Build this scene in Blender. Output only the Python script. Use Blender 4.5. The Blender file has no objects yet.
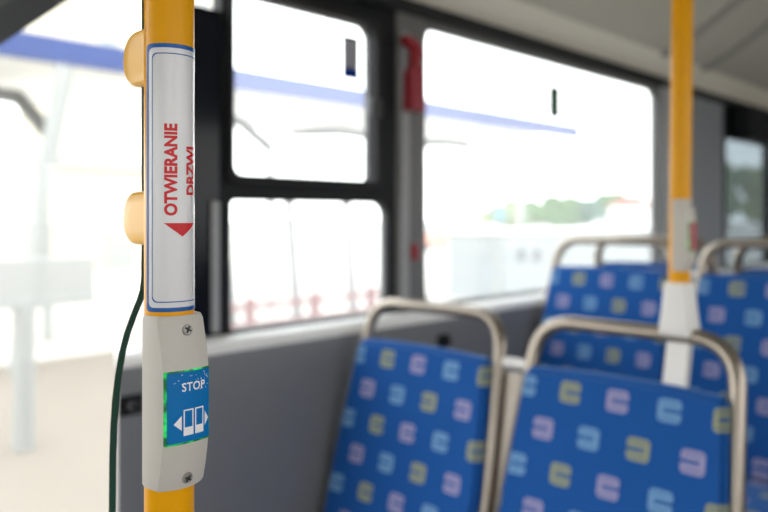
import bpy, bmesh, math, random
from mathutils import Vector, Matrix, noise
random.seed(7)
S = bpy.context.scene
COL = S.collection
PI = math.pi
CZ = 1.45                      # eye height above the bus floor; heights below are mostly given relative to it
YAW = math.radians(44.3)
F = 747.0
RV = Vector((math.cos(YAW), math.sin(YAW), 0))
FV = Vector((-math.sin(YAW), math.cos(YAW), 0))

def ray(px):
    k = (px - 384) / F
    return FV + RV * k

def on_x(px, py, X):           # where the sight line through a pixel meets the plane x = X
    r = ray(px); t = X / r.x
    return Vector((X, r.y * t, CZ + (217 - py) * t / F))

def on_y(px, py, Y):
    r = ray(px); t = Y / r.y
    return Vector((r.x * t, Y, CZ + (217 - py) * t / F))

# ------------------------------------------------------------------ materials
MATS = {}
def nodes_of(name):
    m = bpy.data.materials.new(name); m.use_nodes = True
    nt = m.node_tree; nt.nodes.clear()
    out = nt.nodes.new('ShaderNodeOutputMaterial')
    MATS[name] = m
    return m, nt, out

def mat(name, col, rough=0.5, metal=0.0, var=0.06, scale=40.0, bump=0.0, coat=0.0, emit=None, spec=0.5, trans=0.0):
    m, nt, out = nodes_of(name)
    b = nt.nodes.new('ShaderNodeBsdfPrincipled')
    b.inputs['Roughness'].default_value = rough
    b.inputs['Metallic'].default_value = metal
    b.inputs['Coat Weight'].default_value = coat
    b.inputs['Coat Roughness'].default_value = 0.08
    b.inputs['Specular IOR Level'].default_value = spec
    tc = nt.nodes.new('ShaderNodeTexCoord')
    nz = nt.nodes.new('ShaderNodeTexNoise'); nz.inputs['Scale'].default_value = scale; nz.inputs['Detail'].default_value = 3
    nt.links.new(tc.outputs['Object'], nz.inputs['Vector'])
    mx = nt.nodes.new('ShaderNodeMix'); mx.data_type = 'RGBA'
    mx.inputs['A'].default_value = (*[c * (1 - var) for c in col], 1)
    mx.inputs['B'].default_value = (*[min(1, c * (1 + var)) for c in col], 1)
    nt.links.new(nz.outputs['Fac'], mx.inputs['Factor'])
    nt.links.new(mx.outputs['Result'], b.inputs['Base Color'])
    if bump:
        bp = nt.nodes.new('ShaderNodeBump'); bp.inputs['Strength'].default_value = bump; bp.inputs['Distance'].default_value = 0.002
        nt.links.new(nz.outputs['Fac'], bp.inputs['Height']); nt.links.new(bp.outputs['Normal'], b.inputs['Normal'])
    if emit:
        b.inputs['Emission Color'].default_value = (*emit[0], 1); b.inputs['Emission Strength'].default_value = emit[1]
    nt.links.new(b.outputs[0], out.inputs[0])
    return m

def glass(name, tint=(1, 1, 1), haze=0.1, gloss=0.05, hazecol=(0.95, 0.97, 1.0)):
    """thin window glass: mostly clear, a little dusty haze and a weak mirror"""
    m, nt, out = nodes_of(name)
    t = nt.nodes.new('ShaderNodeBsdfTransparent'); t.inputs[0].default_value = (*tint, 1)
    h = nt.nodes.new('ShaderNodeBsdfTranslucent'); h.inputs[0].default_value = (*hazecol, 1)
    g = nt.nodes.new('ShaderNodeBsdfGlossy'); g.inputs['Roughness'].default_value = 0.02
    a = nt.nodes.new('ShaderNodeMixShader'); a.inputs[0].default_value = haze
    nt.links.new(t.outputs[0], a.inputs[1]); nt.links.new(h.outputs[0], a.inputs[2])
    b = nt.nodes.new('ShaderNodeMixShader')
    lw = nt.nodes.new('ShaderNodeLayerWeight'); lw.inputs[0].default_value = 0.2
    mm = nt.nodes.new('ShaderNodeMath'); mm.operation = 'MULTIPLY'; mm.inputs[1].default_value = gloss * 4
    nt.links.new(lw.outputs['Fresnel'], mm.inputs[0]); nt.links.new(mm.outputs[0], b.inputs[0])
    nt.links.new(a.outputs[0], b.inputs[1]); nt.links.new(g.outputs[0], b.inputs[2])
    nt.links.new(b.outputs[0], out.inputs[0])
    return m

def fabric(name):
    """blue moquette with a staggered grid of small C and D shaped motifs in yellow, pink and pale blue"""
    m, nt, out = nodes_of(name)
    L = nt.links
    def mth(op, a, b=None, c=None):
        n = nt.nodes.new('ShaderNodeMath'); n.operation = op
        for i, v in enumerate((a, b, c)):
            if v is None: continue
            if isinstance(v, (int, float)): n.inputs[i].default_value = v
            else: L.new(v, n.inputs[i])
        return n.outputs[0]
    tc = nt.nodes.new('ShaderNodeTexCoord'); sp = nt.nodes.new('ShaderNodeSeparateXYZ')
    L.new(tc.outputs['Object'], sp.inputs[0])
    X, Y, Z = sp.outputs
    DX, DZ = 0.0925, 0.071
    zz = mth('SUBTRACT', Z, Y)                              # so the grid also runs on over the cushion
    zz = mth('SUBTRACT', Z, mth('MULTIPLY', Y, mth('LESS_THAN', Z, 0.50)))
    v = mth('DIVIDE', mth('SUBTRACT', zz, 0.928), DZ)
    row = mth('FLOOR', mth('ADD', v, 0.5)); fv = mth('SUBTRACT', v, row)
    odd = mth('FLOORED_MODULO', row, 2.0)
    u = mth('SUBTRACT', mth('DIVIDE', mth('SUBTRACT', X, 0.007), DX), mth('MULTIPLY', odd, 0.5))
    col = mth('FLOOR', mth('ADD', u, 0.5)); fu = mth('SUBTRACT', u, col)
    idx = mth('FLOORED_MODULO', mth('ADD', col, mth('MULTIPLY', odd, 2.0)), 3.0)
    p = mth('MULTIPLY', mth('MULTIPLY', fu, DX), mth('SUBTRACT', 1.0, mth('MULTIPLY', odd, 2.0)))
    q = mth('MULTIPLY', fv, DZ)
    ap, aq = mth('ABSOLUTE', p), mth('ABSOLUTE', q)
    # rounded outer box
    dx = mth('MAXIMUM', mth('SUBTRACT', ap, 0.012), 0.0); dz = mth('MAXIMUM', mth('SUBTRACT', aq, 0.0105), 0.0)
    outer = mth('LESS_THAN', mth('SQRT', mth('ADD', mth('MULTIPLY', dx, dx), mth('MULTIPLY', dz, dz))), 0.008)
    slot = mth('MULTIPLY', mth('LESS_THAN', aq, 0.0030), mth('GREATER_THAN', p, -0.011))
    notch = mth('MULTIPLY', mth('LESS_THAN', mth('ABSOLUTE', mth('SUBTRACT', aq, 0.0115)), 0.0014), mth('LESS_THAN', ap, 0.015))
    mask = mth('MULTIPLY', outer, mth('MULTIPLY', mth('SUBTRACT', 1.0, slot), mth('SUBTRACT', 1.0, mth('MULTIPLY', notch, 0.7))))
    nz = nt.nodes.new('ShaderNodeTexNoise'); nz.inputs['Scale'].default_value = 900; L.new(tc.outputs['Object'], nz.inputs['Vector'])
    mask = mth('MULTIPLY', mask, mth('ADD', 0.42, mth('MULTIPLY', nz.outputs['Fac'], 0.3)))
    def rgbmix(f, A, B):
        n = nt.nodes.new('ShaderNodeMix'); n.data_type = 'RGBA'
        if isinstance(f, float): n.inputs['Factor'].default_value = f
        else: L.new(f, n.inputs['Factor'])
        for k, s in (('A', A), ('B', B)):
            if isinstance(s, tuple): n.inputs[k].default_value = (*s, 1)
            else: L.new(s, n.inputs[k])
        return n.outputs['Result']
    pink, blue, yell = (0.56, 0.46, 0.62), (0.28, 0.52, 0.74), (0.52, 0.50, 0.10)
    c = rgbmix(mth('GREATER_THAN', idx, 0.5), pink, blue)
    c = rgbmix(mth('GREATER_THAN', idx, 1.5), c, yell)
    base = rgbmix(nz.outputs['Fac'], (0.004, 0.070, 0.27), (0.007, 0.09, 0.35))
    fin = rgbmix(mask, base, c)
    b = nt.nodes.new('ShaderNodeBsdfPrincipled'); b.inputs['Roughness'].default_value = 0.85
    b.inputs['Specular IOR Level'].default_value = 0.25
    b.inputs['Sheen Weight'].default_value = 0.25; b.inputs['Sheen Roughness'].default_value = 0.4
    b.inputs['Sheen Tint'].default_value = (0.5, 0.7, 1, 1)
    L.new(fin, b.inputs['Base Color'])
    bp = nt.nodes.new('ShaderNodeBump'); bp.inputs['Strength'].default_value = 0.2; bp.inputs['Distance'].default_value = 0.0005
    L.new(nz.outputs['Fac'], bp.inputs['Height']); L.new(bp.outputs['Normal'], b.inputs['Normal'])
    L.new(b.outputs[0], out.inputs[0])
    return m

M = dict(
    yellow=mat('yellow_powder_coat', (0.80, 0.36, 0.001), 0.3, var=0.03, spec=0.22),
    clampyellow=mat('yellow_plastic', (0.90, 0.50, 0.06), 0.3, var=0.03),
    sticker=mat('sticker_white', (0.72, 0.72, 0.73), 0.22, coat=0.2, var=0.01),
    stickerblue=mat('sticker_blue', (0.008, 0.10, 0.36), 0.3, spec=0.3, var=0.01),
    stickerred=mat('sticker_red', (0.62, 0.004, 0.010), 0.3, spec=0.3, var=0.01),
    unit=mat('warm_grey_plastic', (0.54, 0.51, 0.46), 0.5, var=0.02, scale=600, bump=0.05),
    darkgrey=mat('charcoal_plastic', (0.038, 0.042, 0.044), 0.45),
    panelblue=mat('button_blue', (0.002, 0.16, 0.46), 0.25, spec=0.4, var=0.02),
    white=mat('white_print', (0.85, 0.85, 0.86), 0.4, var=0.01),
    led=None,
    screw=mat('screw_steel', (0.36, 0.35, 0.33), 0.5, metal=0.6),
    recess=mat('screw_recess', (0.03, 0.03, 0.03), 0.6),
    steel=mat('brushed_steel', (0.32, 0.28, 0.235), 0.32, metal=0.9, var=0.08, scale=90),
    steelplate=mat('taupe_plate', (0.36, 0.32, 0.27), 0.45, metal=0.35, var=0.08),
    shell=mat('seat_shell_grey', (0.30, 0.30, 0.31), 0.5),
    fabric=fabric('blue_patterned_moquette'),
    wall=mat('grey_side_panel', (0.20, 0.203, 0.212), 0.5, var=0.05, scale=25, bump=0.03),
    sill=mat('pale_grey_ledge', (0.86, 0.86, 0.85), 0.45, var=0.04),
    pillar=mat('grey_pillar', (0.165, 0.166, 0.164), 0.5, var=0.05),
    pillarlight=mat('light_grey_trim', (0.36, 0.365, 0.37), 0.45, var=0.05),
    black=mat('black_frame', (0.008, 0.009, 0.011), 0.5, var=0.1, spec=0.2),
    rubber=mat('dark_rubber', (0.02, 0.02, 0.022), 0.6, spec=0.25),
    gloss=mat('black_gloss_panel', (0.006, 0.008, 0.013), 0.12, var=0.1, spec=0.2),
    cove=mat('daylit_cream_panel', (0.93, 0.88, 0.75), 0.5, var=0.03),
    ceil=mat('grey_ceiling_panel', (0.58, 0.555, 0.465), 0.55, var=0.03),
    floor=mat('speckled_floor', (0.30, 0.30, 0.30), 0.6, var=0.5, scale=220),
    red=mat('red_plastic', (0.30, 0.008, 0.018), 0.35, var=0.05),
    redlight=mat('red_clear_cover', (0.34, 0.035, 0.05), 0.3, var=0.05),
    socket=mat('white_plastic', (0.78, 0.77, 0.75), 0.4, var=0.02),
    stk_grey=mat('grey_sticker', (0.34, 0.34, 0.36), 0.4), stk_navy=mat('navy_sticker', (0.01, 0.02, 0.07), 0.4),
    stk_blue=mat('blue_sticker', (0.02, 0.07, 0.25), 0.4), stk_green=mat('green_sticker', (0.012, 0.08, 0.03), 0.4),
    glassedge=mat('green_glass_edge', (0.02, 0.07, 0.055), 0.2, var=0.05),
    pane=glass('window_glass', (0.93, 0.95, 0.95), 0.09, 0.05),
    tinted=glass('tinted_window_glass', (0.36, 0.40, 0.42), 0.06, 0.1),
    dimglass=glass('daylight_dimming_glass', (0.74, 0.74, 0.74), 0.02, 0.1),  # tint set to cut daylight through the unseen windscreen and far side
    partition=glass('clear_partition_glass', (0.95, 0.97, 0.96), 0.045, 0.012),
    paving=mat('toned_down_paving', (0.215, 0.182, 0.15), 0.8, var=0.1, scale=1.2), bluepillar=mat('blue_grey_pillar', (0.25, 0.27, 0.29), 0.5), 
    ground=mat('pale_paving', (0.52, 0.49, 0.45), 0.8, var=0.08, scale=1.5),
    navy=mat('blue_fascia', (0.022, 0.050, 0.20), 0.5, var=0.04, scale=3),
    canopy=mat('white_canopy', (0.88, 0.88, 0.88), 0.6, var=0.03),
    postgrey=mat('grey_painted_post', (0.31, 0.315, 0.31), 0.5),
    fence=mat('red_fence_paint', (0.16, 0.035, 0.03), 0.6),
    board=mat('pale_board', (0.34, 0.34, 0.335), 0.5),
    cab=mat('white_cabinet', (0.27, 0.30, 0.30), 0.5), vent=mat('dark_opening', (0.05, 0.06, 0.07), 0.6),
    beige=mat('beige_render', (0.55, 0.51, 0.42), 0.8, scale=2), bwin=mat('grey_window', (0.32, 0.34, 0.34), 0.4),
    beige2=mat('yellow_beige_render', (0.52, 0.47, 0.36), 0.8, scale=2),
    riba=mat('ceiling_joint_grey', (0.36, 0.36, 0.32), 0.6), armgrey=mat('grey_canopy_arm', (0.13, 0.13, 0.128), 0.6), leafa=mat('mid_green_foliage', (0.07, 0.14, 0.045), 0.8, var=0.5, scale=1.2), leafb=mat('yellow_green_foliage', (0.12, 0.17, 0.03), 0.8, var=0.5, scale=1.2),
    leafc=mat('blue_green_foliage', (0.05, 0.11, 0.075), 0.8, var=0.5, scale=1.2),
    bark=mat('bark', (0.08, 0.06, 0.045), 0.9),
    orange=mat('orange_car_paint', (0.5, 0.22, 0.14), 0.3), whitecar=mat('white_car_paint', (0.6, 0.62, 0.65), 0.3),
    tyre=mat('tyre', (0.02, 0.02, 0.02), 0.8), teal=mat('teal_sign', (0.01, 0.14, 0.18), 0.5), roofred=mat('red_roof', (0.35, 0.12, 0.09), 0.7),
)

def led():
    m, nt, out = nodes_of('green_light')
    tc = nt.nodes.new('ShaderNodeTexCoord'); nz = nt.nodes.new('ShaderNodeTexNoise'); nz.inputs['Scale'].default_value = 150; nz.inputs['Detail'].default_value = 1
    cr = nt.nodes.new('ShaderNodeValToRGB'); b = nt.nodes.new('ShaderNodeBsdfPrincipled')
    cr.color_ramp.elements[0].position = .42; cr.color_ramp.elements[0].color = (.0, .05, .015, 1)
    cr.color_ramp.elements[1].position = .72; cr.color_ramp.elements[1].color = (.03, .85, .15, 1)
    b.inputs['Base Color'].default_value = (.01, .12, .04, 1); b.inputs['Roughness'].default_value = .25
    nt.links.new(tc.outputs['Object'], nz.inputs['Vector']); nt.links.new(nz.outputs['Fac'], cr.inputs[0])
    nt.links.new(cr.outputs[0], b.inputs['Emission Color']); b.inputs['Emission Strength'].default_value = .8
    nt.links.new(b.outputs[0], out.inputs[0])
    return m
M['led'] = led()
def paper(name, col, tr=0.6):
    m, nt, out = nodes_of(name)
    d = nt.nodes.new('ShaderNodeBsdfDiffuse'); t = nt.nodes.new('ShaderNodeBsdfTranslucent'); x = nt.nodes.new('ShaderNodeMixShader')
    d.inputs[0].default_value = (*col, 1); t.inputs[0].default_value = (*col, 1); x.inputs[0].default_value = tr
    nt.links.new(d.outputs[0], x.inputs[1]); nt.links.new(t.outputs[0], x.inputs[2]); nt.links.new(x.outputs[0], out.inputs[0])
    return m
M['stk_grey'] = paper('grey_sticker_film', (.34, .33, .34)); M['stk_blue'] = paper('blue_sticker_film', (.01, .06, .25))
M['stk_navy'] = paper('navy_sticker_film', (.01, .02, .07)); M['stk_green'] = paper('green_sticker_film', (.02, .11, .045))

# ------------------------------------------------------------------ mesh helpers
def obj(name, bm, m, parent=None, smooth=False, loc=None):
    bmesh.ops.recalc_face_normals(bm, faces=bm.faces)
    me = bpy.data.meshes.new(name); bm.to_mesh(me); bm.free()
    for k in (m if isinstance(m, (list, tuple)) else [m]): me.materials.append(k)
    if smooth:
        for p in me.polygons: p.use_smooth = True
        me.set_sharp_from_angle(angle=math.radians(40))
    o = bpy.data.objects.new(name, me); COL.objects.link(o)
    if parent: o.parent = parent
    if loc is not None: o.location = loc
    return o

def empty(name, loc=(0, 0, 0), rz=0.0):
    o = bpy.data.objects.new(name, None); COL.objects.link(o)
    o.empty_display_size = 0.05
    o.location = loc; o.rotation_euler = (0, 0, rz)
    return o

def tag(o, label, cat, group=None, kind=None):
    o['label'] = label; o['category'] = cat
    if group: o['group'] = group
    if kind: o['kind'] = kind
    return o

def thing(name, label, cat, loc=(0, 0, 0), rz=0.0, group=None):
    return tag(empty(name, loc, rz), label, cat, group)

def struct(o, label=None, cat=None):
    o['kind'] = 'structure'
    if label: o['label'] = label; o['category'] = cat
    return o

def copy_tree(o, parent=None):
    c = o.copy(); COL.objects.link(c); c.parent = parent
    for ch in list(o.children): copy_tree(ch, c)
    return c

def box(bm, x0, x1, y0, y1, z0, z1, bev=0.0, seg=2, mi=0, rot=None):
    vs = [bm.verts.new((x, y, z)) for x in (x0, x1) for y in (y0, y1) for z in (z0, z1)]
    fs = [bm.faces.new([vs[i] for i in f]) for f in ((0, 1, 3, 2), (4, 6, 7, 5), (0, 4, 5, 1), (2, 3, 7, 6), (0, 2, 6, 4), (1, 5, 7, 3))]
    for f in fs: f.material_index = mi
    if rot is not None: bmesh.ops.transform(bm, matrix=rot, verts=vs)
    if bev:
        es = list({e for f in fs for e in f.edges})
        bmesh.ops.bevel(bm, geom=es, offset=bev, segments=seg, profile=0.5, affect='EDGES')
    return bm

def B(*a, **k): return box(bmesh.new(), *a, **k)

def tube(bm, pts, r, seg=16, caps=True):
    pts = [Vector(p) for p in pts]; n = len(pts)
    rr = r if isinstance(r, (list, tuple)) else [r] * n
    t0 = (pts[1] - pts[0]).normalized()
    a = Vector((0, 0, 1)) if abs(t0.z) < 0.9 else Vector((0, 1, 0))
    nrm = t0.cross(a).normalized(); rings = []
    for i, p in enumerate(pts):
        if i == 0: t = t0
        elif i == n - 1: t = (pts[i] - pts[i - 1]).normalized()
        else: t = ((pts[i + 1] - p).normalized() + (p - pts[i - 1]).normalized()).normalized()
        nrm = (nrm - t * nrm.dot(t)).normalized(); bn = t.cross(nrm)
        rings.append([bm.verts.new(p + (nrm * math.cos(2 * PI * k / seg) + bn * math.sin(2 * PI * k / seg)) * rr[i]) for k in range(seg)])
    for A, C in zip(rings, rings[1:]):
        for k in range(seg): bm.faces.new((A[k], A[(k + 1) % seg], C[(k + 1) % seg], C[k]))
    if caps: bm.faces.new(rings[0][::-1]); bm.faces.new(rings[-1])
    return bm

def T(*a, **k): return tube(bmesh.new(), *a, **k)

def loft(rings, caps=True, closed=True):
    bm = bmesh.new(); R = [[bm.verts.new(p) for p in r] for r in rings]; n = len(R[0])
    for A, C in zip(R, R[1:]):
        for k in range(n if closed else n - 1): bm.faces.new((A[k], A[(k + 1) % n], C[(k + 1) % n], C[k]))
    if caps and closed: bm.faces.new(R[0][::-1]); bm.faces.new(R[-1])
    return bm

def rrect(x0, x1, y0, y1, r=0.0, seg=5):
    """rounded rectangle outline; r may be one radius or four (bl, br, tr, tl)"""
    rs = r if isinstance(r, (list, tuple)) else (r,) * 4
    out = []
    for (cx, cy, sx, sy, a0), q in zip(((x0, y0, 1, 1, PI), (x1, y0, -1, 1, 1.5 * PI), (x1, y1, -1, -1, 0), (x0, y1, 1, -1, .5 * PI)), rs):
        if q <= 0: out.append((cx, cy)); continue
        for k in range(seg + 1):
            a = a0 + .5 * PI * k / seg
            out.append((cx + sx * q + q * math.cos(a), cy + sy * q + q * math.sin(a)))
    return out

def plate(outer, holes, fn, d):
    """flat plate with holes, outline in 2D, fn(u, v, depth) gives the 3D point, d is the thickness"""
    bm = bmesh.new(); es = []
    for lp in [outer] + list(holes):
        vs = [bm.verts.new((u, v, 0)) for u, v in lp]
        es += [bm.edges.new((vs[i], vs[(i + 1) % len(vs)])) for i in range(len(vs))]
    r = bmesh.ops.triangle_fill(bm, edges=es, use_beauty=True)
    fs = [g for g in r['geom'] if isinstance(g, bmesh.types.BMFace)]
    if d:
        e = bmesh.ops.extrude_face_region(bm, geom=fs)
        for v in e['geom']:
            if isinstance(v, bmesh.types.BMVert): v.co.z = d
    for v in bm.verts: v.co = fn(v.co.x, v.co.y, v.co.z)
    return bm

def text_bm(s, height, extra=0.0, width=None, spacing=1.0):
    """outline lettering as a flat mesh, left end at x = 0, baseline at y = 0"""
    cu = bpy.data.curves.new('lettering', 'FONT'); cu.body = s; cu.size = 1; cu.offset = extra; cu.space_character = spacing
    cu.resolution_u = 4
    o = bpy.data.objects.new('lettering', cu); COL.objects.link(o)
    dg = bpy.context.evaluated_depsgraph_get()
    me = bpy.data.meshes.new_from_object(o.evaluated_get(dg))
    bm = bmesh.new(); bm.from_mesh(me)
    bpy.data.objects.remove(o); bpy.data.curves.remove(cu); bpy.data.meshes.remove(me)
    xs = [v.co.x for v in bm.verts]; ys = [v.co.y for v in bm.verts]
    x0, x1, y0, y1 = min(xs), max(xs), min(ys), max(ys)
    sy = height / (y1 - y0); sx = (width / (x1 - x0)) if width else sy
    for v in bm.verts: v.co = Vector(((v.co.x - x0) * sx, (v.co.y - y0) * sy, 0))
    return bm

def slice_x(bm, step):
    xs = [v.co.x for v in bm.verts]; x = math.floor(min(xs) / step) * step
    while x < max(xs):
        bmesh.ops.bisect_plane(bm, geom=bm.verts[:] + bm.edges[:] + bm.faces[:], plane_co=(x, 0, 0), plane_no=(1, 0, 0), dist=1e-7)
        x += step
    return bm

# ------------------------------------------------------------------ the bus shell
WX = -1.40                     # window plane on the door side
Z = lambda r: CZ + r
YF, YB = -3.2, 6.2

o = struct(obj('floor', B(-1.42, 1.17, YF, YB, -0.08, 0.0), M['floor']))
o = struct(obj('floor', B(-1.40, -0.40, 0.98, 1.78, 0.002, 0.20, 0.008), M['floor']))
o.name = 'floor_step'
o = struct(obj('floor_step', B(-1.40, -0.40, 1.78, 6.18, 0.002, 0.33, 0.008), M['floor']))

# wall below the windows with its rolled ledge
prof = [(-1.43, -.26), (-1.385, -.258), (-1.358, -.2605), (-1.341, -.268), (-1.3335, -.280), (-1.3315, -.30), (-1.330, -.36), (-1.332, -1.449), (-1.43, -1.449)]
endy = lambda x, y: y + max(0, -1.33 - x) * .44 if y < 1 else y
rings = [[(x, endy(x, y), Z(z)) for x, z in prof] for y in (0.652, 6.18)]
wl = struct(obj('wall_left', loft(rings), M['wall'], smooth=True))
ledge = [(-1.43, -.2585), (-1.385, -.2565), (-1.3575, -.2590), (-1.3402, -.2665), (-1.3322, -.279), (-1.3312, -.285), (-1.37, -.285), (-1.43, -.28)]
struct(obj('trim_1', loft([[(x, endy(x, y), Z(z)) for x, z in ledge] for y in (0.650, 6.18)]), M['sill'], smooth=True))
struct(obj('wall_left_forward', B(-1.43, -1.34, YF, -0.72, 0, Z(-.26), 0.01), M['wall']))
# door post with dark gloss panel, then windows
struct(obj('trim_2', plate(rrect(.755, .922, Z(-.262), Z(.447), (0, 0, .02, .02)), [], lambda u, v, d: Vector((-1.385 - d, u, v)), .04), M['gloss']))
struct(obj('trim_3', B(-1.384, -1.374, .885, .905, Z(-.25), Z(.035), .004), M['pillarlight']))
XP = lambda u, v, d: Vector((-1.382 - d, u, v))
def window(n, label, outer, holes, frm, thick=.035, panes=None, pm='pane'):
    w = struct(empty('window_%d' % n, (0, 0, 0)), label, 'window')
    obj('window_frame', plate(outer, holes, XP, thick), frm, w)
    for h in (panes or holes):
        us = [p[0] for p in h]; vs = [p[1] for p in h]
        obj('window_pane', B(WX - .003, WX + .001, min(us) - .006, max(us) + .006, min(vs) - .006, max(vs) + .006), M[pm], w)
    return w
low = rrect(.936, 1.436, Z(-.250), Z(.0376), (.012, .03, .035, .012))
up = rrect(.936, 1.376, Z(.091), Z(.497), (.02, .012, .035, .02))
w1 = window(1, 'two-part window with a thick black frame right behind the button post', rrect(.912, 1.462, Z(-.262), Z(.575)), [low, up], M['black'])
obj('sash_frame', plate(rrect(.922, 1.392, Z(.074), Z(.512), .02), [rrect(.935, 1.374, Z(.093), Z(.495), (.02, .012, .035, .02))], lambda u, v, d: Vector((-1.366 - d, u, v)), .016), M['rubber'], w1)
obj('window_latch', B(-1.372, -1.352, 1.345, 1.38, Z(.255), Z(.305), .005), M['darkgrey'], w1)
w2 = window(2, 'large single-pane window beside the rows of blue seats', rrect(1.568, 3.14, Z(-.262), Z(.553)), [rrect(1.583, 3.075, Z(-.250), Z(.538), .045)], M['pillar'])
obj('window_seal', plate(rrect(1.571, 3.087, Z(-.259), Z(.548), .045), [rrect(1.586, 3.072, Z(-.247), Z(.535), .045)], lambda u, v, d: Vector((-1.395 - d, u, v)), .004), M['rubber'], w2)
w3 = window(3, 'tinted rear window beyond the grey pillars at the right edge', rrect(3.80, 6.18, Z(-.262), Z(.575)), [rrect(3.86, 4.50, Z(-.250), Z(.400), .02), rrect(4.56, 6.10, Z(-.250), Z(.40), .03)], M['black'], pm='tinted')
obj('destination_box', B(-1.38, -1.27, 3.88, 5.4, Z(.385), Z(.56), .02), M['black'], w3)
struct(obj('trim_4', B(-1.42, -1.376, 1.462, 1.568, Z(-.262), Z(.59), .008), M['pillar']))
struct(obj('trim_5', B(-1.378, -1.366, 1.472, 1.502, Z(-.262), Z(.50), .005), M['pillarlight']))
struct(obj('trim_6', B(-1.42, -1.372, 3.145, 3.80, Z(-.262), Z(.59), .01), M['bluepillar']))
struct(obj('trim_7', B(-1.384, -1.366, 3.095, 3.21, Z(-.262), Z(.57), .008), M['pillarlight']))
struct(obj('trim_8', B(-1.42, -1.362, .20, 6.18, Z(.553), Z(.592), .006), M['rubber']))
struct(obj('trim_9', B(-1.43, -1.34, -.72, -.60, 0, Z(.60), .01), M['pillar']))
struct(obj('wall_left_front_header', B(-1.43, -1.36, YF, .20, Z(.555), Z(.60), .005), M['pillar']))
wg = struct(empty('window_6'), 'windscreen at the front end', 'window')
obj('window_pane', B(-1.41, 1.14, YF - .02, YF - .016, Z(-.35), Z(.62)), M['dimglass'], wg)
wf = struct(empty('window_4'), 'forward side window ahead of the doorway', 'window')
obj('window_pane', B(WX - .003, WX + .001, YF, -.72, Z(-.26), Z(.555)), M['pane'], wf)

# slanted dark cover of the door gear, over the doorway
pa, pb = on_x(68, 0, -1.37), on_x(0, 45, -1.37)
d = (pb - pa).normalized()
pe, ps = pa - d * .22, pb + d * .30
dc = thing('door_gear_cover', 'dark grey slanted cover over the open doorway, top left corner', 'cover')
obj('cover_panel', plate([(pe.y, pe.z), (ps.y, ps.z), (ps.y - .35, ps.z), (ps.y - .35, Z(.56)), (pe.y, Z(.56))], [], lambda u, v, dd: Vector((-1.37 - dd, u, v)), .05), M['darkgrey'], dc)
obj('edge_strip', plate([(pe.y, pe.z), (ps.y, ps.z), (ps.y - .075, ps.z), (pe.y - .075, pe.z)], [], lambda u, v, dd: Vector((-1.362 - dd, u, v)), .006), M['rubber'], dc)

# ceiling: cove over the windows, window light put into its paler cream, then grey vault
covp = [(-1.42, .585), (-1.375, .596), (-1.30, .672), (-1.302, .690), (-1.42, .70)]
struct(obj('ceiling_cove', loft([[(x, y, Z(z)) for x, z in covp] for y in (YF, YB)]), M['cove']))
vault = [(-1.31, .664), (-1.20, .715), (-1.10, .775), (-1.0, .845), (-.85, .905), (-.6, .945), (-.125, .955)]
vault += [(-.25 - x, z) for x, z in vault[-2::-1]]
full = vault + [(x, z + .03) for x, z in vault[::-1]]
ceil = struct(obj('ceiling', loft([[(x, y, Z(z)) for x, z in full] for y in (YF, YB)]), M['ceil'], smooth=True))
covr = [(-.25 - x, z) for x, z in covp]
struct(obj('ceiling_cove_aisle_side', loft([[(x, y, Z(z)) for x, z in covr] for y in (YF, YB)]), M['cove']))
for k, y in enumerate((2.95, 3.36, 4.6)):
    rib = [(x, z - .012) for x, z in vault[:7]] + [(x, z + .01) for x, z in vault[6::-1]]
    r = struct(obj('trim_%d' % (10 + k), loft([[(x, yy, Z(z)) for x, z in rib] for yy in (y, y + .05)]), M['riba'], smooth=True))
for px, py in ((527, 12), (623, 45)):
    p = on_x(px, py, -1.335)
    bm = T([p + Vector((.004, 0, -.004)), p + Vector((-.01, 0, .01))], .013)
    obj('screw_cap', bm, M['pillar'], ceil)

# the far side and the two ends, out of the frame, keep the daylight right
wr = 1.15
struct(obj('wall_right', B(wr - .02, wr + .03, YF, YB, 0, Z(-.26)), M['wall']))
struct(obj('wall_right_header', B(wr - .02, wr + .03, YF, YB, Z(.55), Z(.62)), M['pillar']))
for k, y in enumerate((-3.2, -1.6, 0.0, 1.6, 3.2, 4.7, 6.08)):
    struct(obj('trim_%d' % (14 + k), B(wr - .02, wr + .03, y, y + .12, Z(-.26), Z(.55)), M['pillar']))
w5 = struct(empty('window_5'), 'windows of the opposite side of the bus', 'window')
obj('window_pane', B(wr + .005, wr + .009, YF, YB, Z(-.26), Z(.55)), M['dimglass'], w5)
struct(obj('wall_rear', B(-1.42, wr, YB - .04, YB, 0, Z(.98)), M['wall']))
struct(obj('wall_front', B(-1.42, wr, YF - .04, YF, 0, Z(-.35)), M['wall']))
struct(obj('wall_front_header', B(-1.42, wr, YF - .04, YF, Z(.62), Z(.98)), M['wall']))

# ------------------------------------------------------------------ near pole, sticker, button, glass
PX, PY = -.4922, .281
r0 = ray(169.4); dep = .545
PX, PY = r0.x * dep, r0.y * dep
R = .0177
def ring_outer(r, z, seg=40): return [(r * math.cos(2 * PI * k / seg), r * math.sin(2 * PI * k / seg), z) for k in range(seg)]

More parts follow.
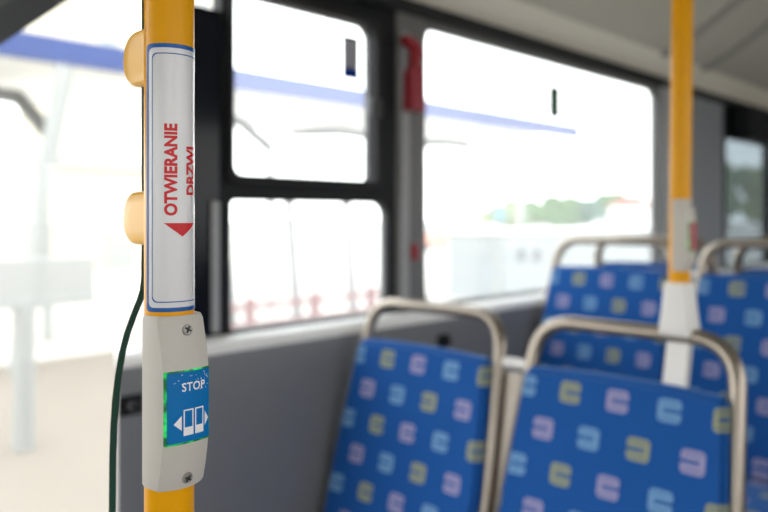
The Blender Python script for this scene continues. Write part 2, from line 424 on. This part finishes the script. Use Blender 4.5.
pole = thing('handrail_pole', 'yellow pole in the foreground wearing the white door-opening sticker', 'pole', (PX, PY, 0), PI / 2, 'yellow handrail poles')
obj('pole_tube', loft([ring_outer(R, z) for z in (0.03, .7, 1.0, 1.3, 1.6, 1.9, CZ + .945)]), M['yellow'], pole, smooth=True)
obj('floor_flange', loft([ring_outer(.045, 0.001), ring_outer(.045, .012), ring_outer(.024, .035)]), M['screw'], pole, smooth=True)
def wrap(rad): return lambda u, v, d: Vector(((rad + d) * math.sin(u / R), -(rad + d) * math.cos(u / R), v))
def wrapped(bm, rad):
    slice_x(bm, .0016)
    f = wrap(rad)
    for v in bm.verts: v.co = f(v.co.x, v.co.y, 0)
    return bm
flat = lambda u, v, d: Vector((u, v, 0))
SW, S0, S1 = .0278, Z(-.0672), Z(.1228)
stk = obj('sticker', wrapped(plate(rrect(-SW, SW, S0, S1, .004), [], flat, 0), R + .00015), M['sticker'], pole, smooth=True)
stk['label'] = 'white sticker with blue border and red lettering'
def bordr(i0, i1, r):
    return plate(rrect(-SW + i0, SW - i0, S0 + i0 * 1.15, S1 - i0 * 1.15, r), [rrect(-SW + i1, SW - i1, S0 + i1 * 1.15, S1 - i1 * 1.15, r + .0004)], flat, 0)
obj('blue_border', wrapped(bordr(0, .0026, .0038), R + .00030), M['stickerblue'], stk, smooth=True)
obj('inner_line', wrapped(bordr(.0058, .00645, .0038), R + .00030), M['stickerblue'], stk, smooth=True)
def lettering(s, u0, u1, z0, z1, extra):
    bm = text_bm(s, u1 - u0, extra, z1 - z0)
    for v in bm.verts: v.co = Vector((u1 - v.co.y, z0 + v.co.x, 0))     # reads upwards
    return wrapped(bm, R + .00032)
obj('lettering', lettering('OTWIERANIE', -.0128, -.0036, Z(.0009), Z(.0662), .042), M['stickerred'], stk)
obj('lettering', lettering('DRZWI', .0034, .0126, Z(.0158), Z(.0506), .042), M['stickerred'], stk)
obj('arrow', wrapped(plate([(-.0130, Z(-.0043)), (.0130, Z(-.0043)), (0, Z(-.0140))], [], flat, 0), R + .00032), M['stickerred'], stk)

def make_button(label, group, panel_mat, icon=True):
    """stop button housing that straddles a pole; front towards local -y, heights relative to the pole frame"""
    rb = ray(171.2) * .545
    t = thing('stop_button', label, 'button', (rb.x, rb.y, -.0006), PI / 2, group)
    zs = [(-.1925, .0125, .0185), (-.1905, .0135, .0192), (-.180, .0165, .0208), (-.168, .0190, .0224), (-.158, .0203, .0234), (-.130, .0206, .0236),
          (-.104, .0203, .0234), (-.095, .0188, .0224), (-.084, .0160, .0207), (-.073, .0133, .0192), (-.0695, .0120, .0180)]
    rings = []
    for z, ne, nc in zs:
        sh = .0012 if z in (zs[0][0], zs[-1][0]) else 0
        wf_, wb = .0182 - sh, .0206 - sh
        pts = [(-wb + .001, .006, z), (-wb, .002, z), (-wf_ - .0004, -ne + .001, z), (-wf_, -ne, z)]
        for k in range(1, 12):
            w = -wf_ + 2 * wf_ * k / 12
            pts.append((w, -(ne + (nc - ne) * (1 - (w / wf_) ** 2)), z))
        pts += [(wf_, -ne, z), (wf_ + .0004, -ne + .001, z), (wb, .002, z), (wb - .001, .006, z)]
        rings.append([(x, y, Z(zz)) for x, y, zz in pts])
    obj('housing', loft(rings), M['unit'], t, smooth=True)
    def front(w, z):                       # surface height of the housing front
        for (a, b) in zip(zs, zs[1:]):
            if a[0] <= z <= b[0]:
                k = (z - a[0]) / (b[0] - a[0]); ne = a[1] + k * (b[1] - a[1]); nc = a[2] + k * (b[2] - a[2])
                return ne + (nc - ne) * (1 - (w / .0182) ** 2)
        return .02
    def onfront(bm, lift, thick=0.0):
        slice_x(bm, .0015)
        if thick:
            g = bmesh.ops.extrude_face_region(bm, geom=bm.faces[:])
            for v in g['geom']:
                if isinstance(v, bmesh.types.BMVert): v.co.z = thick
        for v in bm.verts: v.co = Vector((v.co.x, -(front(v.co.x, -.13) + lift + v.co.z), Z(v.co.y)))
        return bm
    p0, p1, q0, q1 = -.0178, .0183, -.1592, -.1074
    obj('light_rim', onfront(plate(rrect(p0, p1, q0, q1, .001), [], flat, 0), -.0006, .0012), M['led'], t, smooth=True)['label'] = 'glowing green rim'
    pl = obj('push_panel', onfront(plate(rrect(p0 + .0019, p1 - .0008, q0 + .0015, q1 - .0011, .001), [], flat, 0), .0002, .0012), panel_mat, t, smooth=True)
    if icon:
        bm = text_bm('STOP', .0062, .016, .0190, 1.05)
        for v in bm.verts: v.co += Vector((-.0057, -.1222, 0))
        obj('lettering', onfront(bm, .0015), M['white'], pl)
        for a, b_ in ((-.0046, .0032), (.0046, .0120)):
            z0, z1 = -.1532, -.1349
            obj('door_symbol', onfront(plate(rrect(a, b_, z0, z1), [rrect(a + .0009, b_ - .0009, z0 + .0058, z1 - .0009)], flat, 0), .0015), M['white'], pl)
        obj('arrow_symbol', onfront(plate([(-.0118, -.1442), (-.0060, -.1492), (-.0060, -.1388)], [], flat, 0), .0015), M['white'], pl)
        obj('arrow_symbol', onfront(plate([(.0166, -.1442), (.0132, -.1388), (.0132, -.1492)], [], flat, 0), .0015), M['white'], pl)
        bm = bmesh.new(); rd = random.Random(3)
        for k in range(34):
            x, z = rd.uniform(-.0125, .0160), rd.uniform(-.1155, -.1102)
            if rd.random() < .45: z = rd.uniform(-.1225, -.113)
            if k > 18: x = rd.uniform(.005, .016)
            s_ = rd.uniform(.00018, .00042)
            vs = [bm.verts.new((x + s_ * math.cos(a * PI / 3), z + s_ * math.sin(a * PI / 3), 0)) for a in range(6)]
            bm.faces.new(vs)
        obj('white_specks', onfront(bm, .0015), M['white'], pl)  # small white dots scattered over the panel
    for zc in (-.0797, -.1850):
        n = front(.0012, zc); tilt = math.atan2(.0055, .02) * (1 if zc > -.13 else -1)
        c = Vector((.0012, -n, Z(zc))); ax = Vector((0, -math.cos(tilt), math.sin(tilt)))
        s = obj('screw', T([c - ax * .003, c + ax * .0006, c + ax * .0013], [.0041, .0041, .0036], seg=24), M['screw'], t, smooth=True)
        bm = bmesh.new()
        for ang in (.5, .5 + PI / 2):
            vs = box(bm, -.0026, .0026, -.0006, .0002, -.00055, .00055)
        es = bm.verts[:]
        bmesh.ops.rotate(bm, verts=es[8:], cent=(0, 0, 0), matrix=Matrix.Rotation(PI / 2, 3, 'Y'))
        bmesh.ops.rotate(bm, verts=es, cent=(0, 0, 0), matrix=Matrix.Rotation(.55, 3, 'Y'))
        q = Vector((0, -1, 0)).rotation_difference(ax)
        for v in bm.verts: v.co = q @ v.co + c + ax * .0013
        obj('cross_recess', bm, M['recess'], s)
    return t
btn = make_button('grey stop button unit with green-lit blue panel on the foreground pole', 'stop button units', M['panelblue'])

# clear partition with a green edge, clamped to the near pole
gp = thing('glass_partition', 'clear glass partition with curved green edge, left of the foreground pole', 'partition', (PX, PY, 0), PI / 2)
edge = []
for px, py in ((145.3, -140), (145.3, 0), (145.3, 120), (145.3, 245), (144.6, 278), (143.2, 290), (140, 300), (134, 315), (127.5, 333), (122.5, 352), (118.5, 375), (115.5, 400), (113.8, 425), (112.8, 455), (112.3, 512), (112.3, 700)):
    p = on_y(px, py, PY); edge.append((PX - p.x, p.z))
outl = edge + [(.62, edge[-1][1]), (.62, edge[0][1])]
bm = plate(outl, [], lambda u, v, dd: Vector((-.003 + dd, u, v)), .006)
bmesh.ops.recalc_face_normals(bm, faces=bm.faces)
for f in bm.faces: f.material_index = 0 if abs(f.normal.x) > .9 else 1
obj('glass_panel', bm, [M['partition'], M['glassedge']], gp)
for (y0, y1) in ((36, 92), (191, 245)):
    a, b_ = on_y(132, y0, PY), on_y(132, y1, PY)
    zt, zb = a.z - .001, b_.z + .001
    ol = rrect(.004, PX - a.x, zb, zt, (.001, (zt - zb) * .47, (zt - zb) * .47, .001), 10)
    rings = []
    cu_, cv_ = .03, (zt + zb) / 2
    for x, k in ((-.009, .5), (-.009, .84), (-.0084, .91), (-.0070, .97), (-.0045, 1), (.0045, 1), (.0070, .97), (.0084, .91), (.009, .84), (.009, .5)):
        rings.append([(x, cu_ + (u - cu_) * k, cv_ + (v - cv_) * k) for u, v in ol])
    bm = loft(rings)
    obj('clamp', bm, M['clampyellow'], gp, smooth=True)

# ------------------------------------------------------------------ seats
def smooth_path(pts, rad, seg=8):
    """polyline with its inner corners rounded"""
    pts = [Vector(p) for p in pts]; out = [pts[0]]
    for i in range(1, len(pts) - 1):
        p, a, b_ = pts[i], (pts[i - 1] - pts[i]).normalized(), (pts[i + 1] - pts[i]).normalized()
        s, e = p + a * rad, p + b_ * rad
        for k in range(seg + 1):
            t = k / seg
            out.append(s * (1 - t) ** 2 + p * 2 * t * (1 - t) * .92 + e * t ** 2 + (s + e) * .5 * 2 * t * (1 - t) * .08)
    out.append(pts[-1]); return out

def lean(z): return -(1.046 - z) * .25
def hw(z): return .188 + min(1.046 - z, .33) * .073

def make_seat():
    t = empty('passenger_seat')
    # tube hoop around the backrest, down to the seat base
    P = lambda s, z: (s * hw(z), lean(z), z)
    pts = [P(-1, .46), P(-1, .716), P(-1, 1.046), P(1, 1.046), P(1, .716), P(1, .46)]
    obj('handle_frame', T(smooth_path(pts, .072), .0138, 18), M['steel'], t, smooth=True)
    # padded front, slightly hollow across, top edge gently arched
    rows = []
    n = 15
    for fr in (1, 0):
        for i, z in enumerate([.47 + (.960 - .47) * k / 14 for k in range(15)] if fr else [.47 + (.960 - .47) * k / 14 for k in range(14, -1, -1)]):
            row = []
            for k in range(n):
                s = -1 + 2 * k / (n - 1)
                w = (hw(z) - .006) * s
                y = lean(z) + (-.034 - .006 * s ** 4 + .004 if fr else .002)
                row.append((w, y, z + .006 * (1 - s * s) * ((z - .47) / .478)))
            rows.append(row)
    bm = loft(rows, caps=False, closed=False)
    bmesh.ops.remove_doubles(bm, verts=bm.verts, dist=1e-6)
    bmesh.ops.bridge_loops
    # close: join last and first rows, then the two sides
    bm.verts.ensure_lookup_table()
    Rn = len(rows)
    V = [[bm.verts[r * n + k] for k in range(n)] for r in range(Rn)]
    for k in range(n - 1): bm.faces.new((V[-1][k], V[-1][k + 1], V[0][k + 1], V[0][k]))
    for kk in (0, n - 1):
        for i in range(14): bm.faces.new((V[i][kk], V[i + 1][kk], V[Rn - 2 - i][kk], V[Rn - 1 - i][kk]))
    bmesh.ops.recalc_face_normals(bm, faces=bm.faces)
    es = [e for e in bm.edges if len(e.link_faces) == 2 and e.calc_face_angle(0) > .8]
    bmesh.ops.bevel(bm, geom=es, offset=.009, segments=3, affect='EDGES')
    obj('backrest_pad', bm, M['fabric'], t, smooth=True)
    # moulded shell behind the pad
    rws = []
    for z in (.42, .5, .6, .7, .8, .9, .945):
        h = hw(z) - .004
        rws.append([(-h, lean(z) + .004, z), (-h, lean(z) + .012, z), (-h * .8, lean(z) + .024, z), (h * .8, lean(z) + .024, z), (h, lean(z) + .012, z), (h, lean(z) + .004, z)])
    obj('back_shell', loft(rws), M['shell'], t, smooth=True)
    # cushion
    bm = B(-.208, .208, -.53, -.125, .405, .465, .022, 3)
    obj('seat_cushion', bm, M['fabric'], t, smooth=True)
    bm = B(-.20, .20, -.52, -.10, .36, .404, .012, 2)
    obj('seat_pan', bm, M['shell'], t, smooth=True)
    bm = bmesh.new(); box(bm, -.05, .05, -.40, -.20, .002, .365, .015); box(bm, -.11, .11, -.44, -.16, .001, .02, .006)
    obj('pedestal', bm, M['steelplate'], t)
    return t

SC = (-1.093, -.627)           # centre lines of the two seats in a row
proto = make_seat()
SG = 'blue patterned bus seats'
seats = [
    (SC[0], 1.28, .20, 0, 'blue patterned seat beside the window sill in the nearest row, left one'),
    (SC[1], 1.28, .20, 0, 'large blue patterned seat nearest the camera, bottom right, steel bar on top'),
    (SC[0], 2.13, .332, 0, 'blue patterned seat of the second row, by the large window'),
    (SC[1], 2.13, .332, 0, 'blue patterned seat of the second row at the right edge, behind the second pole'),
    (SC[0], 2.372, .332, PI, 'window seat facing backwards, its steel hoop showing behind the second-row window seat'),
    (SC[1], 2.372, .332, PI, 'backward-facing aisle seat, its steel hoop showing at the right edge'),
]
for i, (x, y, z, rz, lab) in enumerate(seats):
    s = proto if i == 0 else copy_tree(proto)
    s.location = (x, y, z); s.rotation_euler = (0, 0, rz)
    tag(s, lab, 'seat', SG)
LINKED = [o for o in COL.objects if o.get('category') == 'seat' and abs(o.rotation_euler.z) < .1 and abs(o.location.x - SC[0]) < .01]
for s in LINKED:               # each left seat carries the link to its neighbour
    gap = SC[1] - SC[0]
    bm = bmesh.new()
    z1 = .955
    tube(bm, [(hw(z1) + .004, lean(z1) + .004, z1), (gap - hw(z1) - .004, lean(z1) + .004, z1)], .011, 12)
    obj('link_bar', bm, M['socket'], s, smooth=True)
    ring = []
    for z in (.40, .6, .8, .935):
        a, b_ = hw(z) - .004, gap - hw(z) + .004
        ring.append([(a, lean(z) + .008, z), (b_, lean(z) + .008, z), (b_, lean(z) + .014, z), (a, lean(z) + .014, z)])
    obj('link_plate', loft(ring), M['steelplate'], s)


# ------------------------------------------------------------------ second pole
r2 = ray(679.5); t2 = 1.282 / r2.y
QX, QY = r2.x * t2, r2.y * t2
p2 = thing('handrail_pole', 'yellow pole standing on the white socket of the nearest seat', 'pole', (QX, QY, 0), 0, 'yellow handrail poles')
def lp(z): return RV * (.011 * (z - Z(-.08)))
obj('pole_tube', T([lp(z) + Vector((0, 0, z)) for z in (Z(-.16), Z(0), Z(.4), Z(.94))], .0178, 32), M['yellow'], p2, smooth=True)
rg = []
for z, s in ((-.113, .0195), (-.118, .0205), (-.160, .0235), (-.192, .0265), (-.199, .0262), (-.2035, .024)):
    rg.append([(x, y, Z(z)) for x, y in rrect(-s, s, -s, s, .005)])
obj('pole_socket', loft(rg[::-1]), M['socket'], p2, smooth=True)
top, bot = Z(-.20), Z(-.62)
sl = [(0.006 - (top - z) * .25, z) for z in (top, bot)]
bm = loft([[(x, y0 + dy, z) for x, dy in ((-.019, -.010), (.019, -.010), (.019, .010), (-.019, .010))] for y0, z in sl])
obj('support_strut', bm, M['socket'], p2)
b2 = make_button('grey button unit with a red panel on the pole among the seats', 'stop button units', M['redlight'], False)
b2.location = (QX + .0015, QY, .100); b2.rotation_euler = (0, 0, PI / 2)
# ------------------------------------------------------------------ small fittings on the window side
# emergency hammer on the pillar
def panel_pt(px, py, X=-1.36): return on_x(px, py, X)
hc = panel_pt(414, 75, -1.355)
hm = thing('emergency_hammer', 'red emergency hammer in its holder on the pillar between the windows', 'hammer', (hc.x, hc.y, hc.z), 0)
zt, zb = panel_pt(410, 38).z - hc.z, panel_pt(414, 112).z - hc.z
zm = panel_pt(412, 74).z - hc.z
bm = plate([(-.031, zb), (.028, zb), (.031, zb + .012), (.024, zm), (.024, zm + .018), (-.018, zm + .018), (-.029, zm)], [], lambda u, v, dd: Vector((-.016 + dd, u, v)), .034)
bmesh.ops.bevel(bm, geom=bm.edges[:], offset=.002, segments=2, affect='EDGES')
obj('holder', bm, M['redlight'], hm)
obj('handle', T([(.004, 0, zm), (.004, 0, zt - .02)], [.018, .016], 14), M['red'], hm, smooth=True)
bm = T([(.004, -.045, zt - .008), (.004, -.035, zt - .013), (.004, -.004, zt - .02), (.004, .022, zt - .032), (.004, .036, zt - .048)], [.012, .016, .017, .013, .004], 14)
obj('hammer_head', bm, M['red'], hm, smooth=True)
ac = panel_pt(412, 252, -1.37)
ab = thing('alarm_button', 'small red button low on the pillar between the windows', 'button', (ac.x, ac.y, ac.z))
obj('base_plate', B(-.006, .004, -.016, .016, -.032, .032, .003), M['pillar'], ab)
obj('red_cap', B(.004, .018, -.011, .011, -.022, .022, .005), M['red'], ab)
# black fittings on the side panel
for px, py, lab in ((130, 405, 'black fitting on the side panel beside the glass edge'), (443, 341, 'black fitting on the side panel behind the left near seat')):
    c = on_x(px, py, -1.33)
    k = thing('panel_fitting', lab, 'fitting', c, 0, 'black side panel fittings')
    obj('back_plate', B(-.002, .006, -.024, .024, -.019, .019, .003), M['black'], k)
    obj('knob', T([(.004, 0, 0), (.018, 0, 0), (.024, 0, 0)], [.010, .012, .009], 16), M['rubber'], k, smooth=True)
# stickers on the panes
a, b_ = on_x(344.5, 78, WX + .003), on_x(356.5, 38, WX + .003)
s1 = thing('window_sticker', 'grey and blue sticker high on the black-framed window', 'sticker', (WX + .0035, 0, 0))
za, zb2 = a.z, b_.z
for nm, f0, f1, mm in (('grey_field', .26, .93, 'stk_grey'), ('blue_band', 0, .26, 'stk_blue'), ('navy_band', .93, 1, 'stk_navy')):
    obj(nm, B(0, .0006, a.y - .007, b_.y + .007, za + (zb2 - za) * f0, za + (zb2 - za) * f1), M[mm], s1)
a, b_ = on_x(551, 114, WX + .003), on_x(557.5, 90, WX + .003)
s2 = tag(obj('window_sticker', B(0, .0006, a.y - .012, b_.y + .012, a.z - .010, b_.z + .010), M['stk_green'], loc=(WX + .0035, 0, 0)), 'narrow green sticker on the large window', 'sticker')

# ------------------------------------------------------------------ outside
GZ = -.35
struct(obj('ground', B(-220, 120, -150, 260, GZ - .2, GZ), M['ground']), 'pale paved ground of the bus station', 'ground')
struct(obj('ground_added_patch', B(-9.6, -1.75, -14, 30, GZ, GZ + .012), M['paving']), 'added patch of darker warm paving beside the bus, toning down the doorway view', 'ground')  # added patch keeps the doorway view below white; pale ground around still bounces light

# station canopy: blue fascia, white roof, arms
cn = thing('bus_station_canopy', 'white station canopy with a long blue edge beam outside the windows', 'canopy', (-10, 0, GZ))
CB = Z(2.2) - GZ
obj('fascia_beam', B(-.10, .06, -14, 17.5, CB - .16, CB + .17), M['navy'], cn)
obj('roof_slab', B(-5.2, -.10, -14, 17.4, CB + .02, CB + .14), M['canopy'], cn)
for y in (-8, -4, 0, 4, 8, 12, 16):
    pts = [(-5.0, y, CB - .05), (-3.2, y + .1, CB - .16), (-1.8, y + .2, CB - .40), (-1.0, y + .3, CB - .95)]
    obj('roof_arm', T(pts, .12, 12), M['armgrey'], cn, smooth=True)
for y in (-8, -4, 0, 4, 8, 12, 16):
    bm = T([(-1.0, y + .3, CB - .95), (-1.05, y + .35, .02)], [.06, .075], 12)
    obj('column', bm, M['postgrey'], cn, smooth=True)

# red fence with leaning pale posts behind
fX = -8.0
fn = thing('platform_fence', 'low red fence outside, below the black-framed window', 'fence', (fX, 0, GZ))
def yat(px, X): return on_x(px, 217, X).y
fy = [yat(p, fX) for p in (250, 316, 371)]
dy = (fy[2] - fy[0]) / 2
ys = [fy[0] + dy * k for k in range(-1, 4)]
for y in ys: obj('fence_post', B(-.05, .05, y - .06, y + .06, 0, .76, .01), M['fence'], fn)
for z in (.14, .36, .60): obj('fence_rail', B(-.02, .02, ys[0], ys[-1], z, z + .075), M['fence'], fn)
for k, y in enumerate(ys[1:4]):
    where = ('second', 'third', 'fourth')[k]
    pt = tag(obj('lean_post', T([(0, 0, 0), (0, -.10, 1.1), (0, -.20, 2.15)], .07, 12), M['armgrey'], smooth=True, loc=(fX - .35, y, GZ)),
             'pale leaning post behind the red fence, %s fence post from the left' % where, 'post', 'leaning posts behind the fence')

# pale board on a post, left through the glass
bx = -6.0
y1 = yat(94, bx); y0 = yat(-70, bx)
bd = thing('notice_board', 'pale grey board on a post seen through the glass partition', 'board', (bx, yat(24, bx), GZ))
bc = yat(24, bx)
zt = on_x(60, 257, bx).z - GZ; zb = on_x(60, 301, bx).z - GZ
obj('board_panel', B(-.03, .03, y0 - bc, y1 - bc, zb, zt, .01), M['board'], bd)
obj('lower_rail', B(-.045, .045, y0 - bc, y1 - bc, zb - .03, zb + .03, .01), M['postgrey'], bd)
obj('board_post', T([(0, 0, 0), (0, 0, zb)], .08, 14), M['postgrey'], bd, smooth=True)
dp = tag(obj('lamp_post', T([(0, 0, 0), (0, .25, 2.0), (0, .55, 3.6)], .11, 12), M['postgrey'], smooth=True, loc=(-9.0, yat(18, -9.0), GZ)), 'grey leaning post far left beyond the glass partition', 'post')

# white low cabinet
cX = -9.3
ca, cb = on_x(505, 231, cX), on_x(668, 231, cX)
ck = thing('utility_cabinet', 'long low white cabinet with two small dark openings outside the large window', 'cabinet', (cX, ca.y, GZ))
H = ca.z - GZ
Lc = cb.y - ca.y
obj('cabinet_body', B(-1.6, 0, 0, Lc, 0, H - .06, .02), M['cab'], ck)
obj('cabinet_roof', B(-1.65, .06, -.06, Lc + .06, H - .06, H, .015), M['canopy'], ck)
for px in (521, 537):
    a = on_x(px - 3.2, 262, cX); b_ = on_x(px + 3.2, 249, cX)
    obj('dark_opening', B(-.02, .012, a.y - ca.y, b_.y - ca.y, a.z - GZ, b_.z - GZ), M['vent'], ck)
for f in (.33, .66): obj('door_seam', B(-.01, .006, Lc * f, Lc * f + .03, .1, H - .1), M['postgrey'], ck)

# houses
def building(name, label, loc, w, dpt, h, m, nx, nz, wz0, door=None):
    t = thing(name, label, 'building', loc)
    obj('walls', B(-dpt, 0, 0, w, 0, h), M[m], t)
    obj('roof', B(-dpt - .2, .25, -.25, w + .25, h, h + .35), M['board'], t)
    for i in range(nx):
        for j in range(nz):
            y = (i + .5) * w / nx; z = wz0 + j * 3.0
            obj('window', B(-.05, .03, y - .55, y + .55, z, z + 1.5), M['bwin'], t)
    if door: obj('door', B(-.05, .04, door - .5, door + .5, 0, 2.3), M['postgrey'], t)
    return t
y0 = yat(84, -42); y1 = yat(224, -42)
building('apartment_block', 'tall beige building above the blue beam at upper left', (-42, y0, GZ), y1 - y0, 10, 19, 'beige', 3, 5, 2.5)
y0 = yat(38, -24); y1 = yat(150, -24)
building('kiosk_building', 'low beige building with a dark doorway behind the glass partition', (-24, y0, GZ), y1 - y0, 5, 3.4, 'beige2', 1, 1, 1.2, door=yat(121, -24) - y0)

# trees
def tree(x, y, h, w, m, label, seed):
    t = thing('tree', label, 'tree', (x, y, GZ), 0, 'distant trees')
    rd = random.Random(seed)
    obj('trunk', T([(0, 0, 0), (.1, 0, h * .3), (0, .1, h * .55)], [.22, .16, .1], 8), M['bark'], t, smooth=True)
    bm = bmesh.new()
    for k in range(13):
        c = Vector((rd.uniform(-.32, .32) * w, rd.uniform(-.34, .34) * w, h * rd.uniform(.22, .8)))
        r = w * rd.uniform(.17, .27)
        q = bmesh.ops.create_icosphere(bm, subdivisions=3, radius=1)
        for v in q['verts']:
            nn = noise.noise(v.co * 2.3 + Vector((seed, k, 0))) * .35 + noise.noise(v.co * 6 + Vector((k, seed, 3))) * .18
            v.co = c + v.co * r * (1 + nn)
            v.co.z = min(v.co.z, h * (.985 + .03 * nn))
    obj('crown', bm, M[m], t)
    return t
where = ['leftmost of the trees over the white cabinet', 'second from the left', 'third from the left', 'fourth from the left', 'fifth from the left', 'sixth from the left', 'rightmost, beside the red roof']
for k, (px, top, wpx, m) in enumerate(((500, 203, 28, 'leafb'), (522, 198, 30, 'leafa'), (545, 203, 34, 'leafb'), (562, 194, 30, 'leafa'), (584, 198, 32, 'leafc'), (611, 192, 38, 'leafa'), (634, 199, 30, 'leafc'))):
    X = -58 - (k % 3) * 16
    p = on_x(px, top, X); t = X / ray(px).x
    kind = {'leafa': 'mid green', 'leafb': 'yellowish green', 'leafc': 'bluish green'}[m]
    tree(X, p.y, p.z - GZ, wpx * t / F * 1.25, m, '%s tree in the distance, %s' % (kind, where[k]), k + 2)
for k, (px, top, wpx, m, lab) in enumerate(((727, 150, 40, 'leafa', 'mid green tree showing through the tinted rear window, nearer the grey pillar'), (760, 165, 44, 'leafb', 'yellowish green tree showing through the tinted rear window, at the right edge'))):
    X = -34 - 14 * k
    p = on_x(px, top, X); t = X / ray(px).x
    tree(X, p.y, p.z - GZ, wpx * t / F, m, lab, 20 + k)
# far pieces
p = on_x(652, 222, -50)
t = thing('red_roofed_house', 'small red-roofed house in the distance beside the last tree', 'house', (-50, p.y, GZ))
obj('house_walls', B(-6, 0, -2, 2, 0, 3.4), M['canopy'], t)
obj('house_roof', loft([[(-6.4, -2.3, 3.4), (.4, -2.3, 3.4), (-3, -2.3, 5.2)], [(-6.4, 2.3, 3.4), (.4, 2.3, 3.4), (-3, 2.3, 5.2)]]), M['roofred'], t)
p = on_x(500, 217, -32)
t = thing('direction_sign', 'teal sign on a post in the distance, left of the trees', 'sign', (-32, p.y, GZ))
obj('sign_panel', B(-.05, .05, -.7, .7, 1.5, 2.4, .02), M['teal'], t)
obj('sign_post', T([(-.02, 0, 0), (-.02, 0, 1.6)], .06, 8), M['postgrey'], t)
def car(px, X, m, label):
    y = yat(px, X)
    t = thing('parked_car', label, 'car', (X, y, GZ), 0, 'parked cars far outside')
    prof_ = [(-2.1, .35), (-2.1, .8), (-1.9, .95), (-1.1, 1.0), (1.2, 1.0), (2.0, .9), (2.15, .7), (2.15, .35)]
    obj('body', loft([[(x, yy, z) for yy, z in prof_] for x in (-1.7, 0)]), M[m], t)
    cab_ = [(-1.6, 1.0), (-1.0, 1.45), (.5, 1.45), (1.2, 1.0)]
    obj('cabin', loft([[(x, yy, z) for yy, z in cab_] for x in (-1.6, -.1)]), M['bwin'], t)
    obj('roof', B(-1.55, -.15, -.95, .45, 1.43, 1.49, .02), M[m], t)
    for yy in (-1.35, 1.35):
        for x in (-.15, -1.6): obj('wheel', T([(x - .09, yy, .32), (x + .11, yy, .32)], .32, 16), M['tyre'], t)
car(448, -26, 'orange', 'orange-red car parked beyond the canopy, left part of the large window')
car(612, -40, 'whitecar', 'pale car parked in front of the distant trees')

# ------------------------------------------------------------------ light, camera
w = bpy.data.worlds.new('World'); S.world = w; w.use_nodes = True
nt = w.node_tree; nt.nodes.clear()
bg = nt.nodes.new('ShaderNodeBackground'); wo = nt.nodes.new('ShaderNodeOutputWorld')
tc = nt.nodes.new('ShaderNodeTexCoord'); sp = nt.nodes.new('ShaderNodeSeparateXYZ'); cr = nt.nodes.new('ShaderNodeValToRGB')
nt.links.new(tc.outputs['Generated'], sp.inputs[0]); nt.links.new(sp.outputs['Z'], cr.inputs[0])
cr.color_ramp.elements[0].position = 0.0; cr.color_ramp.elements[0].color = (0.98, 0.97, 0.95, 1)
cr.color_ramp.elements[1].position = 0.9; cr.color_ramp.elements[1].color = (0.90, 0.93, 0.96, 1)
nt.links.new(cr.outputs[0], bg.inputs[0]); bg.inputs[1].default_value = 5.4
nt.links.new(bg.outputs[0], wo.inputs[0])

cam = bpy.data.cameras.new('Camera'); co = bpy.data.objects.new('Camera', cam); COL.objects.link(co)
co.location = (0, 0, CZ); co.rotation_euler = (PI / 2, 0, YAW)
cam.sensor_width = 36; cam.lens = 36 * F / 768; cam.shift_y = -39 / 768
cam.clip_start = .02; cam.clip_end = 1000
cam.dof.use_dof = True; cam.dof.focus_distance = .525; cam.dof.aperture_fstop = 4.0
S.camera = co
S.view_settings.view_transform = 'Standard'; S.view_settings.look = 'None'
S.view_settings.gamma = 1; S.view_settings.use_curve_mapping = False
S.view_settings.exposure = 0.0
S.cycles.use_denoising = True
S.cycles.max_bounces = 10; S.cycles.transparent_max_bounces = 24; S.cycles.diffuse_bounces = 6
